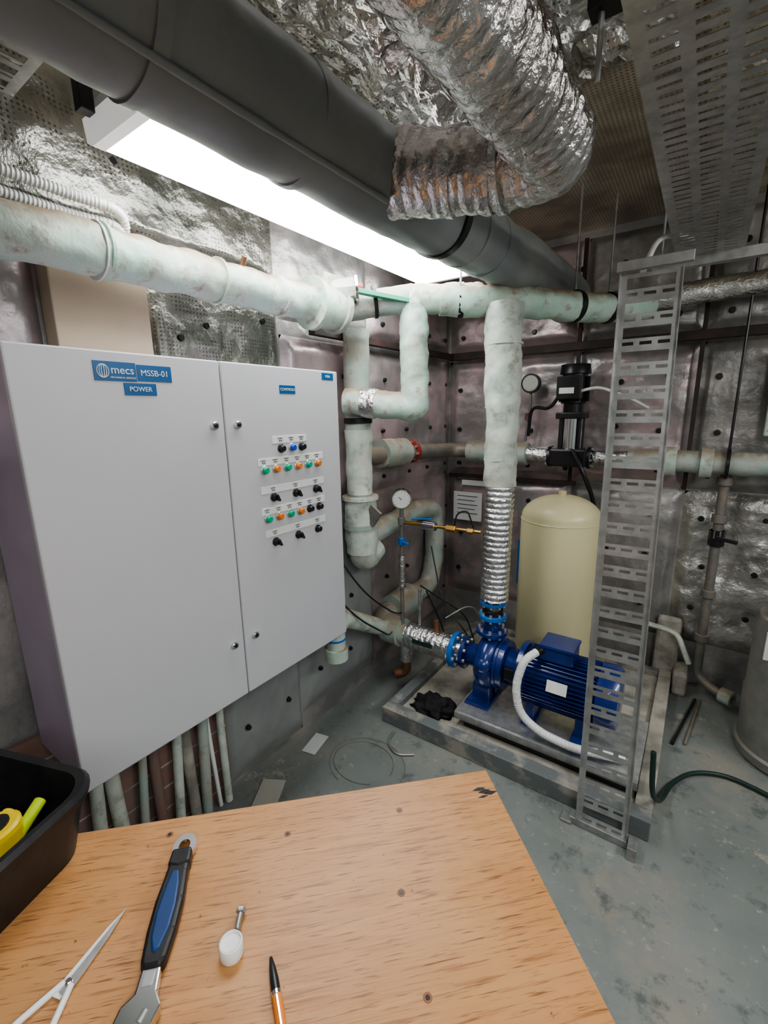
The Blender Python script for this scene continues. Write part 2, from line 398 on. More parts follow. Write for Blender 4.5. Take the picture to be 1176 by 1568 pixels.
fixture("fluorescent_light",-1.255,-.868,.61,2.08,2.16,em)
fixture("added_fill_light",.60,.90,-1.3,.15,2.22,em_fill)  # unseen fixture behind the camera, added as fill light
fixture("added_fill_light_right",1.35,1.62,.6,2.1,2.22,em_fill)  # off-frame fixture added as fill for back wall and duct
# ---------------------------------------------------------------- big grey duct
gd=empty("insulated_main_duct")
sweep("duct_body",[(-.78,-1.2,2.145),(-.765,.5,2.13),(-.755,1.3,2.135),(-.74,2.0,2.16),(-.715,2.45,2.16),(-.69,2.74,2.13)],.108,ductgrey,gd,48,.3,ds=.03,nz=.007,nsc=6,rf=lambda s:.108+(.012 if s>3.1 else 0))
for y,x,z in ((.45,-.766,2.131),(.78,-.763,2.131),(1.55,-.75,2.145),(1.72,-.746,2.150)):
    sweep("joint_%d"%(y*10),[(x,y-.012,z),(x+.001,y+.012,z)],.1115,ductgrey,gd,48,0,ds=.006,nz=.003)
sweep("lap_seam",[(-.700,-1.0,2.05),(-.692,.5,2.042),(-.684,1.0,2.043)],.006,ductgrey,gd,8,.1,ds=.03,nz=.002)
cyl("end_cap",(-.692,2.73,2.132),(-.688,2.77,2.125),.115,ductgrey,gd,40,r2=.08)
cyl("strap_clamp",(-.752,1.37,2.138),(-.751,1.40,2.139),.114,blackm,gd,40)
cyl("strap_rod",(-.70,1.385,2.23),(-.70,1.385,ZC),.005,galvd,gd,8)
# ---------------------------------------------------------------- foil flexible duct
fd=empty("foil_flexible_duct")
def rib(base,amp,per): return lambda s: base+amp*abs(math.sin(math.pi*s/per))**.6
sweep("main_run",[(-.36,-1.1,2.15),(-.345,.5,2.105),(-.33,.85,2.09),(-.315,1.115,2.075),(-.44,1.115,2.085),(-.53,1.10,2.095)],.078,foilduct,fd,44,.11,ds=.005,rf=rib(.076,.005,.030),nz=.006,nsc=18)
sweep("branch_collar",[(-.455,1.113,2.086),(-.58,1.09,2.105),(-.72,1.07,2.13)],.088,foilpink,fd,44,.05,ds=.005,nz=.006,nsc=14,rf=lambda s:.083+.04*max(0,s-.06)+.004*abs(math.sin(math.pi*s/.034))**.6)
for k,(a,b2) in enumerate((((-.43,1.115,2.085),(-.447,1.114,2.086)),((-.545,1.098,2.098),(-.562,1.094,2.101)))):
    sweep("tape_band_%d"%k,[a,b2],.090,foilpipe,fd,40,0,ds=.004,nz=.004,nsc=20)
for k,a in enumerate((35,70,140,205)):
    an=math.radians(a); dx,dz=math.cos(an)*.083,math.sin(an)*.083
    obox("tape_seam_%d"%k,(-.347+dx,.40,2.11+dz),(.003,.85,.025),(-1.7,-a,0),foilpipe,fd,.001)
cf=empty("crumpled_foil_insulation")
def sheet(name,x0,x1,y0,y1,z,amp,mat,par,tilt=0,n1=60):
    bm=bmesh.new(); g=[]
    for i in range(n1+1):
        r=[]
        for j in range(n1+1):
            x=x0+(x1-x0)*i/n1;y=y0+(y1-y0)*j/n1
            d=noise.noise(V((x*7,y*7,z)))*amp+abs(noise.noise(V((x*17,y*17,3))))*amp*.6
            r.append(bm.verts.new((x+noise.noise(V((x*5,y*5,9)))*.02,y+noise.noise(V((y*5,x*5,19)))*.02,z-abs(d)+tilt*(x-x0))))
        g.append(r)
    for i in range(n1):
        for j in range(n1): bm.faces.new((g[i][j],g[i+1][j],g[i+1][j+1],g[i][j+1]))
    return finish(name,bm,mat,par,False)
sheet("sheet_a",-1.0,-.15,.2,1.6,2.49,.09,crump,cf)
sheet("sheet_b",-.72,-.38,.95,1.35,2.40,.10,foilduct,cf)
sheet("sheet_c",-1.46,-1.05,.1,1.3,2.49,.05,ceilfoil,cf)
sheet("sheet_d",-.1,1.2,.2,2.8,2.49,.03,ceilfoil,cf)
# ---------------------------------------------------------------- left wall pipe
lp=empty("lagged_header_pipe")
sweep("run",[(-1.30,-1.2,1.96),(-1.30,.5,1.955),(-1.295,1.40,1.965)],.062,lag,lp,32,.1,ds=.015,nz=.011,nsc=11)
for k,y in enumerate((.62,.95,1.2)): sweep("wrap_%d"%k,[(-1.298,y-.004,1.96),(-1.298,y+.004,1.96)],.067,lag,lp,28,0)
cyl("cable_tie",(-1.30,.60,1.957),(-1.30,.606,1.957),.070,white,lp,28)
cyl("valve_body",(-1.295,1.38,1.965),(-1.285,1.50,1.965),.085,lag,lp,32)
cyl("flange_a",(-1.296,1.36,1.965),(-1.294,1.385,1.965),.098,lag,lp,32)
cyl("flange_b",(-1.288,1.485,1.965),(-1.286,1.51,1.965),.098,lag2,lp,32)
cyl("neck",(-1.288,1.44,2.02),(-1.262,1.445,2.08),.03,lag2,lp)
cyl("gear_head",(-1.27,1.46,2.02),(-1.20,1.52,2.03),.045,lag2,lp,8)
cyl("gear_wheel",(-1.20,1.52,2.03),(-1.19,1.528,2.031),.05,chrome,lp,24)
cyl("gear_hub",(-1.19,1.528,2.031),(-1.175,1.54,2.032),.018,redp,lp,12)
obox("green_lever",(-1.13,1.60,2.01),(.03,.24,.018),(-6,0,-35),greenp,lp,.002)
sweep("reducer",[(-1.286,1.50,1.965),(-1.24,1.60,1.985),(-1.07,1.75,2.02)],.055,laggrey,lp,24,.08,ds=.02,nz=.004)
cyl("reducer_band",(-1.20,1.64,2.0),(-1.188,1.65,2.002),.064,blackm,lp,24)
cyl("test_plug",(-1.26,1.02,2.00),(-1.24,1.02,2.035),.008,copper,lp)
wc=empty("corrugated_conduit_pair")
for k in range(2):
    sweep("conduit_%d"%k,[(-1.37+.03*k,-.6,2.09+.035*k),(-1.37+.03*k,.60,2.05+.035*k),(-1.33+.02*k,.70,2.045+.03*k),(-1.40,.72,1.99)],.013,white,wc,12,.05,ds=.003,rf=lambda s:.0125+.0015*math.sin(s*2*math.pi/.009))
# ---------------------------------------------------------------- riser / cross pipe
cp=empty("lagged_riser_pipe")
sweep("drop",[(-.84,1.93,2.02),(-1.07,1.75,2.01),(-1.06,1.75,1.57),(-1.36,1.63,1.60)],.060,lag,cp,28,.018,ds=.012,nz=.009,nsc=14,n=4)
sweep("leg_foil",[(-1.225,1.684,1.588),(-1.285,1.66,1.593)],.065,foilpipe,cp,28,0,ds=.01,nz=.006,nsc=30)
sweep("cross",[(-.98,1.82,2.01),(-.76,1.96,2.0),(-.50,2.40,2.01),(-.30,2.70,2.04)],.064,lag,cp,28,.1,ds=.015,nz=.009,nsc=14)
sweep("cross_foil",[(-.33,2.70,2.06),(.0,2.74,2.085),(1.6,2.76,2.09)],.055,foilpipe,cp,24,.1,ds=.01,rf=rib(.05,.004,.03),nz=.005,nsc=20)
for k,(p,d) in enumerate((((-.91,1.873,2.008),(.22,.14,0)),((-.55,2.31,2.007),(.26,.44,0)),((-.44,2.49,2.015),(.2,.3,0)))):
    p=V(p);d=V(d).normalized(); cyl("clamp_%d"%k,p-d*.012,p+d*.012,.070,blackm,cp,28)
    cyl("rod_%d"%k,p+V((0,0,.065)),(p.x,p.y,ZC),.005,galvd,cp,8)
vr=empty("pump_discharge_riser")
sweep("lagging",[(-.745,1.955,1.985),(-.735,1.955,1.215)],.073,lag2,vr,36,0,ds=.015,rf=lambda s:.078-.010*s,nz=.010,nsc=13)
for k,z in enumerate((1.82,1.56,1.33)): sweep("wrap_%d"%k,[(-.74,1.955,z),(-.74,1.955,z+.008)],.077-.008*k*.5,lag2,vr,32,0,nz=.004)
sweep("foil_sleeve",[(-.735,1.955,1.22),(-.742,1.955,.665)],.06,foilpipe,vr,32,0,ds=.004,rf=rib(.060,.007,.026),nz=.002,nsc=20)
flange("flange_top",(-.745,1.955,.645),(0,0,1),.062,.016,blueb,vr)
cyl("spool_a",(-.745,1.955,.60),(-.745,1.955,.66),.035,galvd,vr)
cyl("check_valve",(-.745,1.955,.555),(-.745,1.955,.61),.05,blackm,vr)
flange("flange_mid",(-.745,1.955,.575),(0,0,1),.066,.02,blueb,vr)
cyl("spool_b",(-.745,1.955,.506),(-.745,1.955,.56),.038,pumpb,vr)
# ---------------------------------------------------------------- plinth
pl=empty("equipment_plinth")
box("concrete_core",(-1.13,1.70,0),(-.06,2.80,.055),conc,pl,.006)
box("channel_front",(-1.19,1.635,0),(0,1.70,.085),plint,pl,.004)
box("channel_left",(-1.19,1.70,0),(-1.13,2.80,.085),plint,pl,.004)
box("channel_right",(-.06,1.70,0),(0,2.80,.085),conc,pl,.004)
box("channel_back",(-1.13,2.75,.055),(-.06,2.80,.085),plint,pl,.004)
box("rail_a",(-.80,1.77,.055),(-.08,1.80,.10),blackm,pl,.002)
box("rail_b",(-.80,2.12,.055),(-.08,2.15,.10),blackm,pl,.002)
# ---------------------------------------------------------------- pump set
pm=empty("centrifugal_pump_set")
box("base_plate",(-.84,1.745,.10),(-.06,2.17,.108),galv,pm,.002)
box("base_lip_front",(-.84,1.745,.10),(-.06,1.752,.135),galv,pm,.001)
box("base_top",(-.84,1.752,.128),(-.06,2.165,.136),galv,pm,.001)
box("base_lip_left",(-.84,1.745,.10),(-.833,2.17,.135),galv,pm,.001)
PX,PY,PZ=-.745,1.955,.335
lathe("volute",[(0,-.065),(.055,-.065),(.075,-.06),(.115,-.045),(.138,-.02),(.142,.0),(.138,.02),(.115,.045),(.10,.055),(.085,.075),(.07,.085),(0,.085)],(PX,PY,PZ),(1,0,0),pumpb,pm,40)
lathe("volute_scroll",[(.02,-.032),(.03,-.034),(.045,-.02),(.05,0),(.045,.02),(.03,.034),(.02,.032)],(PX,PY-.1,PZ+.03),(0,0,1),pumpb,pm,20)
cyl("discharge_neck",(PX,PY,PZ+.10),(PX,PY,.50),.048,pumpb,pm,28,r2=.04)
flange("discharge_flange",(PX,PY,.495),(0,0,1),.075,.02,pumpb,pm)
cyl("suction_neck",(PX-.15,PY,PZ),(PX-.05,PY,PZ),.05,pumpb,pm,28,r2=.06)
flange("suction_flange",(PX-.135,PY,PZ),(1,0,0),.082,.02,pumpb,pm)
cyl("casing_cover",(PX+.06,PY,PZ),(PX+.09,PY,PZ),.118,pumpb,pm,36)
flange("casing_bolts",(PX+.055,PY,PZ),(1,0,0),.125,.014,pumpb,pm,10,galvd)
cyl("bracket",(PX+.08,PY,PZ),(PX+.17,PY,PZ),.085,pumpb,pm,32,r2=.095)
box("coupling_window",(PX+.10,PY-.10,PZ-.02),(PX+.15,PY-.06,PZ+.04),blackm,pm,.004)
obox("pump_foot_a",(PX-.02,PY-.05,.18),(.09,.04,.10),(0,0,0),pumpb,pm,.006)
obox("pump_foot_b",(PX-.02,PY+.05,.18),(.09,.04,.10),(0,0,0),pumpb,pm,.006)
obox("pump_foot_base",(PX-.02,PY,.143),(.12,.26,.016),(0,0,0),pumpb,pm,.004)
MX0,MX1=PX+.17,-.24
cyl("motor_flange",(MX0-.012,PY,PZ),(MX0+.012,PY,PZ),.142,pumpb,pm,40)
cyl("motor_core",(MX0+.01,PY,PZ),(MX1,PY,PZ),.112,pumpb,pm,40)
bm=bmesh.new()
for i in range(44):
    a=2*math.pi*i/44
    T=Matrix.Translation((0,PY,PZ))@Matrix.Rotation(a,4,'X')@Matrix.Translation(((MX0+MX1)/2+.005,0,.122))@Matrix.Diagonal((MX1-MX0-.04,.004,.028,1))
    bmesh.ops.create_cube(bm,size=1,matrix=T)
finish("motor_fins",bm,pumpb,pm)
lathe("fan_cowl",[(0,0),(.128,0),(.14,.004),(.14,.06),(.125,.085),(.07,.09),(0,.09)],(MX1-.01,PY,PZ),(1,0,0),pumpb,pm,40)
box("terminal_box",((MX0+MX1)/2-.085,PY-.075,PZ+.12),((MX0+MX1)/2+.055,PY+.06,PZ+.185),pumpb,pm,.008)
box("terminal_lid",((MX0+MX1)/2-.09,PY-.08,PZ+.182),((MX0+MX1)/2+.06,PY+.065,PZ+.197),pumpb,pm,.005)
for k,x in enumerate((MX0+.06,MX1-.06)):
    box("motor_foot_%d"%k,(x-.03,PY-.13,.136),(x+.03,PY+.13,.155),pumpb,pm,.004)
    box("motor_leg_%d"%k,(x-.02,PY-.10,.15),(x+.02,PY+.10,PZ-.09),pumpb,pm,.004)
obox("name_plate",((MX0+MX1)/2+.01,PY-.135,PZ+.045),(.085,.004,.05),(-18,0,0),white,pm,.001)
fx=empty("flexible_motor_conduit")
sweep("conduit",[(-.50,1.86,.50),(-.535,1.80,.48),(-.56,1.77,.36),(-.53,1.76,.24),(-.44,1.76,.185),(-.30,1.76,.17),(-.22,1.77,.18),(-.12,1.82,.16)],.018,white,fx,14,.07,ds=.003,rf=lambda s:.0175+.0012*math.sin(s*2*math.pi/.008))
cyl("gland",(-.50,1.862,.50),(-.485,1.89,.503),.019,blackm,fx)
# ---------------------------------------------------------------- suction pipe
sp=empty("suction_pipe")
flange("blue_flange",(-.935,1.952,.335),(1,0,0),.092,.024,blueb,sp)
cyl("steel_spool",(-.93,1.95,.335),(-.895,1.955,.335),.055,chrome,sp)
sweep("foil_run",[(-.945,1.95,.335),(-1.22,1.93,.345)],.068,foilpipe,sp,28,0,ds=.006,rf=rib(.066,.004,.03),nz=.005,nsc=22)
obox("flow_label",(-1.09,1.862,.36),(.12,.003,.022),(-12,0,0),greenh,sp,.0005)
sweep("lagged_run",[(-1.21,1.93,.345),(-1.40,1.92,.36),(-1.405,2.05,.42),(-1.38,2.45,.43),(-1.38,2.52,.6),(-1.385,2.52,.93),(-1.38,2.35,.97),(-1.36,1.72,.93),(-1.36,1.72,1.2),(-1.36,1.72,1.92)],.06,laggrey,sp,26,.08,ds=.015,nz=.006,nsc=12)
sweep("upper_lagging",[(-1.36,1.72,1.13),(-1.36,1.72,.86)],.08,lag2,sp,28,.0,ds=.02,nz=.008)
sweep("lag_mid",[(-1.36,1.72,1.47),(-1.36,1.72,1.16)],.064,lag2,sp,28,.0,ds=.02,nz=.006)
sweep("lag_elbow",[(-1.36,1.72,.90),(-1.355,1.73,.82),(-1.36,1.82,.86)],.070,lag2,sp,24,.05,ds=.015,nz=.005)
sweep("wrap_ring",[(-1.36,1.72,1.01),(-1.36,1.72,.985)],.086,laggrey,sp,28,0,nz=.003)
flange("flange_low",(-1.36,1.72,1.14),(0,0,1),.09,.02,lag2,sp,0)
cyl("clamp_top",(-1.36,1.72,1.50),(-1.36,1.72,1.525),.068,blackm,sp,28)
obox("valve_lever",(-1.27,1.70,1.06),(.07,.015,.09),(0,35,0),steelp,sp,.004)
sweep("lower_lag",[(-1.38,2.02,.42),(-1.37,2.20,.44)],.09,laggrey,sp,26,0,ds=.02,nz=.008)
sweep("lower_lag_b",[(-1.36,1.94,.35),(-1.25,1.93,.35)],.080,laggrey,sp,26,0,ds=.02,nz=.006)
sweep("drain_elbow",[(-1.23,1.93,.30),(-1.23,1.93,.12),(-1.28,1.90,.10)],.028,copper,sp,16,.04)
sweep("drain_foil",[(-1.23,1.93,.31),(-1.23,1.93,.19)],.036,foilpipe,sp,16,0,ds=.01,nz=.004,nsc=30)
sweep("wall_drop",[(-1.37,1.90,.36),(-1.30,1.50,.60),(-1.30,1.43,.58),(-1.30,1.43,.44)],.045,lag2,sp,20,.05,ds=.015)
cyl("drop_cap",(-1.30,1.43,.48),(-1.30,1.43,.42),.055,lag,sp)
cyl("strap",(-1.30,1.43,.53),(-1.30,1.43,.52),.048,blueb,sp)
wp=empty("distribution_pipe")
sweep("side_run",[(-1.36,1.74,1.34),(-1.36,2.05,1.33),(-1.36,2.70,1.30),(-1.2,2.73,1.295)],.045,steelp,wp,24,.08,ds=.02)
sweep("tee_lag",[(-1.37,1.90,1.34),(-1.36,2.12,1.335)],.075,laggrey,wp,28,0,ds=.02,nz=.006)
flange("red_flange",(-1.36,2.20,1.33),(0,1,0),.065,.02,redp,wp)
sweep("back_run",[(-1.24,2.73,1.295),(-.86,2.73,1.29)],.07,laggrey,wp,28,0,ds=.02,nz=.005)
sweep("foil_left",[(-.86,2.73,1.29),(-.725,2.73,1.285)],.045,foilpipe,wp,24,0,ds=.008,nz=.006,nsc=30)
sweep("foil_right",[(-.495,2.72,1.285),(-.30,2.73,1.285)],.04,foilpipe,wp,24,0,ds=.008,nz=.006,nsc=30)
sweep("right_run",[(-.32,2.73,1.285),(1.5,2.74,1.27)],.055,laggrey,wp,28,0,ds=.02,nz=.006)
for k,x in enumerate((-.15,.0,.30)): cyl("collar_%d"%k,(x,2.733,1.28),(x+.05,2.733,1.28),.073,lag2,wp,28)
cyl("clamp",(.10,2.73,1.28),(.115,2.73,1.28),.075,blackm,wp,28)
cyl("hanger_rod",(.108,2.73,1.35),(.108,2.73,ZC),.006,blackm,wp,8)
# ---------------------------------------------------------------- gauge assembly
ga=empty("pressure_gauge_assembly")
GX,GY=-1.25,1.925
cyl("stem",(GX,GY,.415),(GX,GY,1.06),.011,steelp,ga)
cyl("foil_sleeve",(GX,GY,.62),(GX,GY,.80),.02,foilpipe,ga)
dn=-V((-.5,.75,.1)).normalized(); gc=V((GX,GY,1.11))
cyl("gauge_body",gc-dn*.018,gc+dn*.018,.052,chrome,ga,32)
cyl("gauge_face",gc+dn*.0185,gc+dn*.020,.046,white,ga,32)
gx,gy=frame(dn)
for k in range(11):
    t=math.radians(-40+26*k); q=gc+dn*.0205+(gx*math.cos(t)+gy*math.sin(t))*.037; cyl("tick_%d"%k,q,q+(gx*math.cos(t)+gy*math.sin(t))*.007,.001,blackm,ga,6)
q=gc+dn*.022; cyl("needle",q,q+V((-.02,-.01,.022)),.0018,blackm,ga,6)
cyl("union_a",(GX,GY,.97),(GX,GY,1.01),.02,steelp,ga,6); cyl("valve_low",(GX,GY,.86),(GX,GY,.90),.02,blueb,ga,8)
obox("lever_low",(GX+.03,GY-.02,.88),(.07,.012,.01),(0,0,-20),blueb,ga)
sweep("branch",[(GX,GY,.985),(-.815,1.945,.985)],.009,brass,ga,12,0)
cyl("ball_valve",(-1.12,1.93,.985),(-1.05,1.93,.985),.024,chrome,ga,12)
obox("lever",(-1.12,1.91,1.02),(.12,.014,.006),(0,-8,0),blueb,ga)
cyl("brass_valve",(-.99,1.935,.985),(-.94,1.935,.985),.02,brass,ga,6)
cyl("brass_nut",(-.88,1.94,.985),(-.85,1.94,.985),.017,brass,ga,6)
sweep("handle_wire",[(-.95,1.93,.99),(-.93,1.92,1.07),(-.88,1.93,1.09),(-.85,1.94,1.0)],.004,blackm,ga,8,.05)
cyl("stem_b",(-1.16,1.96,.41),(-1.16,1.96,.62),.009,galvd,ga)
cyl("copper_tee",(-1.05,1.95,.40),(-1.05,1.95,.47),.014,copper,ga)
# ---------------------------------------------------------------- tank
tk=empty("pressure_tank")
TX,TY=-.57,2.42
R=.20
prof=[(0,.12),(.14,.12),(.15,.13),(.15,.14),(.17,.15),(R-.01,.18),(R,.21),(R,.985),(R-.002,.99)]
for i in range(1,11):
    a=i/10*math.pi/2; prof.append((max(0,R*math.cos(a)) if i<10 else 0,.99+.125*math.sin(a)))
lathe("shell",[(r,z) for r,z in prof],(TX,TY,0),(0,0,1),cream,tk,56,True,50)
for k,z in enumerate((.985,.24)): lathe("weld_%d"%k,[(R-.002,-.004),(R+.002,0),(R-.002,.004)],(TX,TY,z),(0,0,1),cream,tk,56)
cyl("skirt",(TX,TY,.055),(TX,TY,.12),.16,blackm,tk,40)
cyl("top_valve",(TX,TY,1.11),(TX,TY,1.135),.02,cream,tk)
box("blue_conduit",(TX-.205,TY-.05,.60),(TX-.19,TY+.05,.85),bluel,tk)  # flat block standing in for the blue conduit behind the tank
# ---------------------------------------------------------------- booster pump
bp=empty("vertical_booster_pump")
BX,BY=-.61,2.69
obox("base",(BX,BY,1.285),(.20,.13,.10),(0,0,0),blackm,bp,.012)
flange("port_left",(BX-.105,BY,1.285),(1,0,0),.06,.018,blackm,bp)
flange("port_right",(BX+.105,BY,1.285),(1,0,0),.06,.018,blackm,bp)
cyl("stack",(BX,BY,1.33),(BX,BY,1.50),.055,chrome,bp)
for k in range(4):
    a=math.pi/4+k*math.pi/2; cyl("tie_%d"%k,(BX+.07*math.cos(a),BY+.06*math.sin(a),1.32),(BX+.07*math.cos(a),BY+.06*math.sin(a),1.52),.009,blackm,bp,8)
obox("head",(BX,BY,1.515),(.15,.13,.035),(0,0,0),blackm,bp,.006)
cyl("lantern",(BX,BY,1.53),(BX,BY,1.58),.05,blackm,bp)
cyl("motor",(BX,BY,1.58),(BX,BY,1.74),.066,blackm,bp,32)
bm=bmesh.new()
for i in range(26):
    T=Matrix.Translation((BX,BY,1.655))@Matrix.Rotation(2*math.pi*i/26,4,'Z')@Matrix.Translation((.070,0,0))@Matrix.Diagonal((.016,.003,.13,1))
    bmesh.ops.create_cube(bm,size=1,matrix=T)
finish("motor_fins",bm,blackm,bp)
cyl("fan_cover",(BX,BY,1.735),(BX,BY,1.785),.08,blackm,bp,32,r2=.074)
box("junction_box",(BX-.06,BY-.14,1.60),(BX+.06,BY-.07,1.72),blackm,bp,.006)
box("rating_plate",(BX-.045,BY-.142,1.63),(BX+.03,BY-.1395,1.66),white,bp,.0005)
sweep("cable_a",[(BX+.05,BY-.11,1.64),(BX+.14,BY-.11,1.66),(BX+.28,BY-.02,1.60),(BX+.35,BY+.1,1.55)],.008,white,bp,10,.06)
sweep("cable_b",[(BX-.05,BY-.11,1.62),(BX-.10,BY-.10,1.55),(BX-.22,BY-.04,1.57),(BX-.24,BY,1.40)],.010,blackm,bp,10,.07)
sweep("cable_c",[(BX+.03,BY-.08,1.33),(BX+.10,BY-.12,1.22),(BX+.16,BY-.06,1.05),(BX+.18,BY,.8)],.012,blackm,bp,10,.08)
wg=empty("wall_mounted_gauge")
cyl("gauge",(-.86,2.74,1.70),(-.86,2.71,1.70),.055,blackm,wg,32); cyl("face",(-.86,2.709,1.70),(-.86,2.7075,1.70),.045,laggrey,wg,32)
sweep("tube",[(-.86,2.73,1.66),(-.86,2.73,1.55),(-.88,2.73,1.365)],.008,steelp,wg,10,.04)
cyl("cock",(-.87,2.73,1.49),(-.87,2.73,1.53),.018,copper,wg,8)
nc=empty("safety_notice")
box("sheet",(-1.40,2.835,.80),(-1.19,2.842,1.0),paperm,nc,.0005)
for k in range(5): box("line_%d"%k,(-1.37,2.8335,.97-.03*k),(-1.22-.02*(k%2),2.835,.974-.03*k),blackm,nc,0)
box("strip",(-1.34,2.835,1.05),(-1.16,2.842,1.085),paperm,nc,.0005)
eb=empty("wall_junction_box")
box("body",(.235,2.76,1.42),(.50,2.86,1.80),lag2,eb,.012); box("lid",(.225,2.74,1.41),(.51,2.765,1.81),lag2,eb,.008)
for k,z in enumerate((1.44,1.78)): cyl("screw_%d"%k,(.245,2.74,z),(.245,2.733,z),.006,galvd,eb,10)
# ---------------------------------------------------------------- trays
ct=empty("cable_tray_riser")
bo=V((-.235,1.575,.02)); tp=V((-.275,1.73,2.0)); W=(tp-bo)
perf("perforated_sheet",bo,(1,.04,0),W,(0,-1,.08),.170,W.length,.075,.024,galvr,ct,small=(.10,.24),big=(.38,.84))
box("foot_bracket",(-.26,1.56,.0),(-.03,1.60,.03),galvd,ct,.003)
box("foot_tab",(-.29,1.55,.0),(-.25,1.60,.012),galvd,ct,.002)
box("foot_tab_b",(-.06,1.52,.0),(-.03,1.58,.05),galvd,ct,.002)
box("top_clip",(-.285,1.70,1.97),(-.08,1.725,2.0),galvr,ct,.002)
c2=empty("cable_tray")
perf("perforated_sheet",(-.175,.15,2.15),(1,0,0),(0,1,0),(0,0,1),.225,2.3,.07,.03,galv,c2,small=(.12,.30),big=(.58,.80),bigcols=(5,7,9))
box("strut",(-.26,2.36,2.11),(.75,2.40,2.15),galv,c2,.002)
box("strut_near",(-.24,.95,2.20),(.10,.99,2.23),blackm,c2,.002)
for k,(x,y) in enumerate(((-.23,2.38),(.3,2.38),(-.22,.97),(.08,.97))): cyl("rod_%d"%k,(x,y,2.1),(x,y,ZC),.005,galvd,c2,8)
sweep("cable_drop",[(-.10,2.3,2.18),(-.16,2.25,2.2),(-.21,2.0,2.14),(-.22,1.78,1.98)],.009,white,c2,10,.15)
c3=empty("cable_tray.001")
perf("perforated_sheet",(-1.44,.33,2.30),(0,1,0),(1,0,0),(0,0,1),.20,.36,.06,.03,galv,c3)
box("bracket",(-1.20,.555,2.20),(-1.17,.585,2.32),blackm,c3,.002)
for k,x in enumerate((-1.42,-1.1)): cyl("rod_%d"%k,(x,.50,2.3),(x,.50,ZC),.005,galvd,c3,8)
# ---------------------------------------------------------------- right side
rp=empty("vertical_drain_pipe")
sweep("pipe",[(.11,2.76,1.22),(.11,2.76,.12),(.20,2.70,.09),(.27,2.665,.09)],.022,steelp,rp,16,.08)
for k,z in enumerate((1.19,1.0,.92,.60,.35)): cyl("coupling_%d"%k,(.11,2.76,z-.02),(.11,2.76,z+.02),.033,steelp,rp,16)
cyl("valve",(.11,2.76,.86),(.11,2.76,.94),.035,blackm,rp,8); obox("lever",(.15,2.73,.90),(.09,.012,.02),(0,10,0),blackm,rp)
cyl("lag_end",(.22,2.69,.09),(.27,2.665,.09),.04,laggrey,rp)
dt=empty("dosing_tank")
lathe("drum",[(0,0),(.20,0),(.215,.01),(.22,.05),(.21,.06),(.215,.3),(.21,.32),(.21,.62),(.20,.66),(.12,.70),(.12,.74),(.11,.76),(0,.77)],(.49,2.45,0),(0,0,1),drumm,dt,40)
box("tag",(.31,2.32,.50),(.33,2.34,.62),white,dt,.001)
cyl("filler_cap",(.35,2.40,.68),(.35,2.40,.73),.035,blackm,dt,16)
ho=empty("garden_hose")
sweep("hose",[(-.02,1.60,.40),(-.01,1.61,.22),(.02,1.80,.05),(.05,1.98,.013),(.12,2.10,.013),(.24,2.16,.013),(.40,2.12,.013),(.55,2.05,.013),(.9,1.85,.013)],.009,greenh,ho,12,.12)
sb=empty("steel_angle_offcuts")
obox("bar_a",(.08,2.48,.010),(.012,.46,.014),(0,0,-10),blackm,sb,.002); obox("bar_b",(.115,2.50,.008),(.010,.44,.012),(0,0,-7),steelp,sb,.002)
lg=empty("concrete_ledge")
box("ledge",(.005,2.70,0),(.075,2.86,.14),conc,lg,.02); box("ledge_b",(-.10,2.81,.0),(.02,2.86,.40),conc,lg,.02)
sweep("ledge_pipe",[(-.20,2.75,.37),(.0,2.73,.36),(.07,2.72,.20)],.014,lag2,lg,10,.05)
# ---------------------------------------------------------------- clutter
cl=empty("black_cloth")
bm=bmesh.new(); bmesh.ops.create_icosphere(bm,subdivisions=4,radius=1)
for v in bm.verts:
    p=v.co.copy(); k=1+noise.noise(p*2.2)*.5+noise.noise(p*6)*.22
    v.co=V((-.985+p.x*.10*k,1.80+p.y*.08*k,.058+max(0,p.z)*.06*k))
finish("cloth",bm,clothm,cl,True)
pa=empty("paper_sheet"); obox("sheet",(-1.36,1.32,.004),(.07,.13,.003),(0,0,12),paperm,pa,.0005)
pa2=empty("cardboard_scrap"); obox("scrap",(-1.32,1.00,.004),(.10,.14,.004),(0,0,30),tape,pa2,.0005)
wl=empty("wire_coil")
for k in range(2):
    r=.12+.03*k; pts=[(-1.10+r*math.cos(t/24*2*math.pi)*1.2+.02*k,1.36+r*math.sin(t/24*2*math.pi),.004+.003*k) for t in range(22-4*k)]
    sweep("loop_%d"%k,pts,.0011,steelp,wl,6,0)
hb=empty("grey_wire_loop")
sweep("loop",[(-1.09,1.60,.006),(-1.08,1.52,.007),(-1.0,1.47,.006),(-.93,1.52,.006)],.005,galvd,hb,8,.05)
ca=empty("loose_control_cables")
for k,pts in enumerate(([(-1.36,1.45,1.0),(-1.22,1.55,.72),(-1.18,1.75,.55),(-1.22,1.87,.50)],[(-1.38,1.40,.85),(-1.25,1.5,.62),(-1.22,1.75,.42),(-1.25,1.82,.40)],
   [(-1.28,2.3,.75),(-1.15,2.2,.45),(-.98,2.2,.30),(-.96,2.3,.08)],[(-1.20,2.1,.55),(-1.1,2.15,.3),(-1.10,2.2,.06)],
   [(-1.18,2.0,.62),(-1.1,2.1,.52),(-1.0,2.2,.42),(-.98,2.3,.2),(-1.0,2.35,.06)],[(-1.05,2.05,.44),(-.96,2.2,.5),(-.92,2.3,.3),(-.94,2.3,.06)])):
    sweep("cable_%d"%k,pts,.0045,(blackm,blackm,blackm,blackm,greenh,galvd)[k],ca,8,.15)
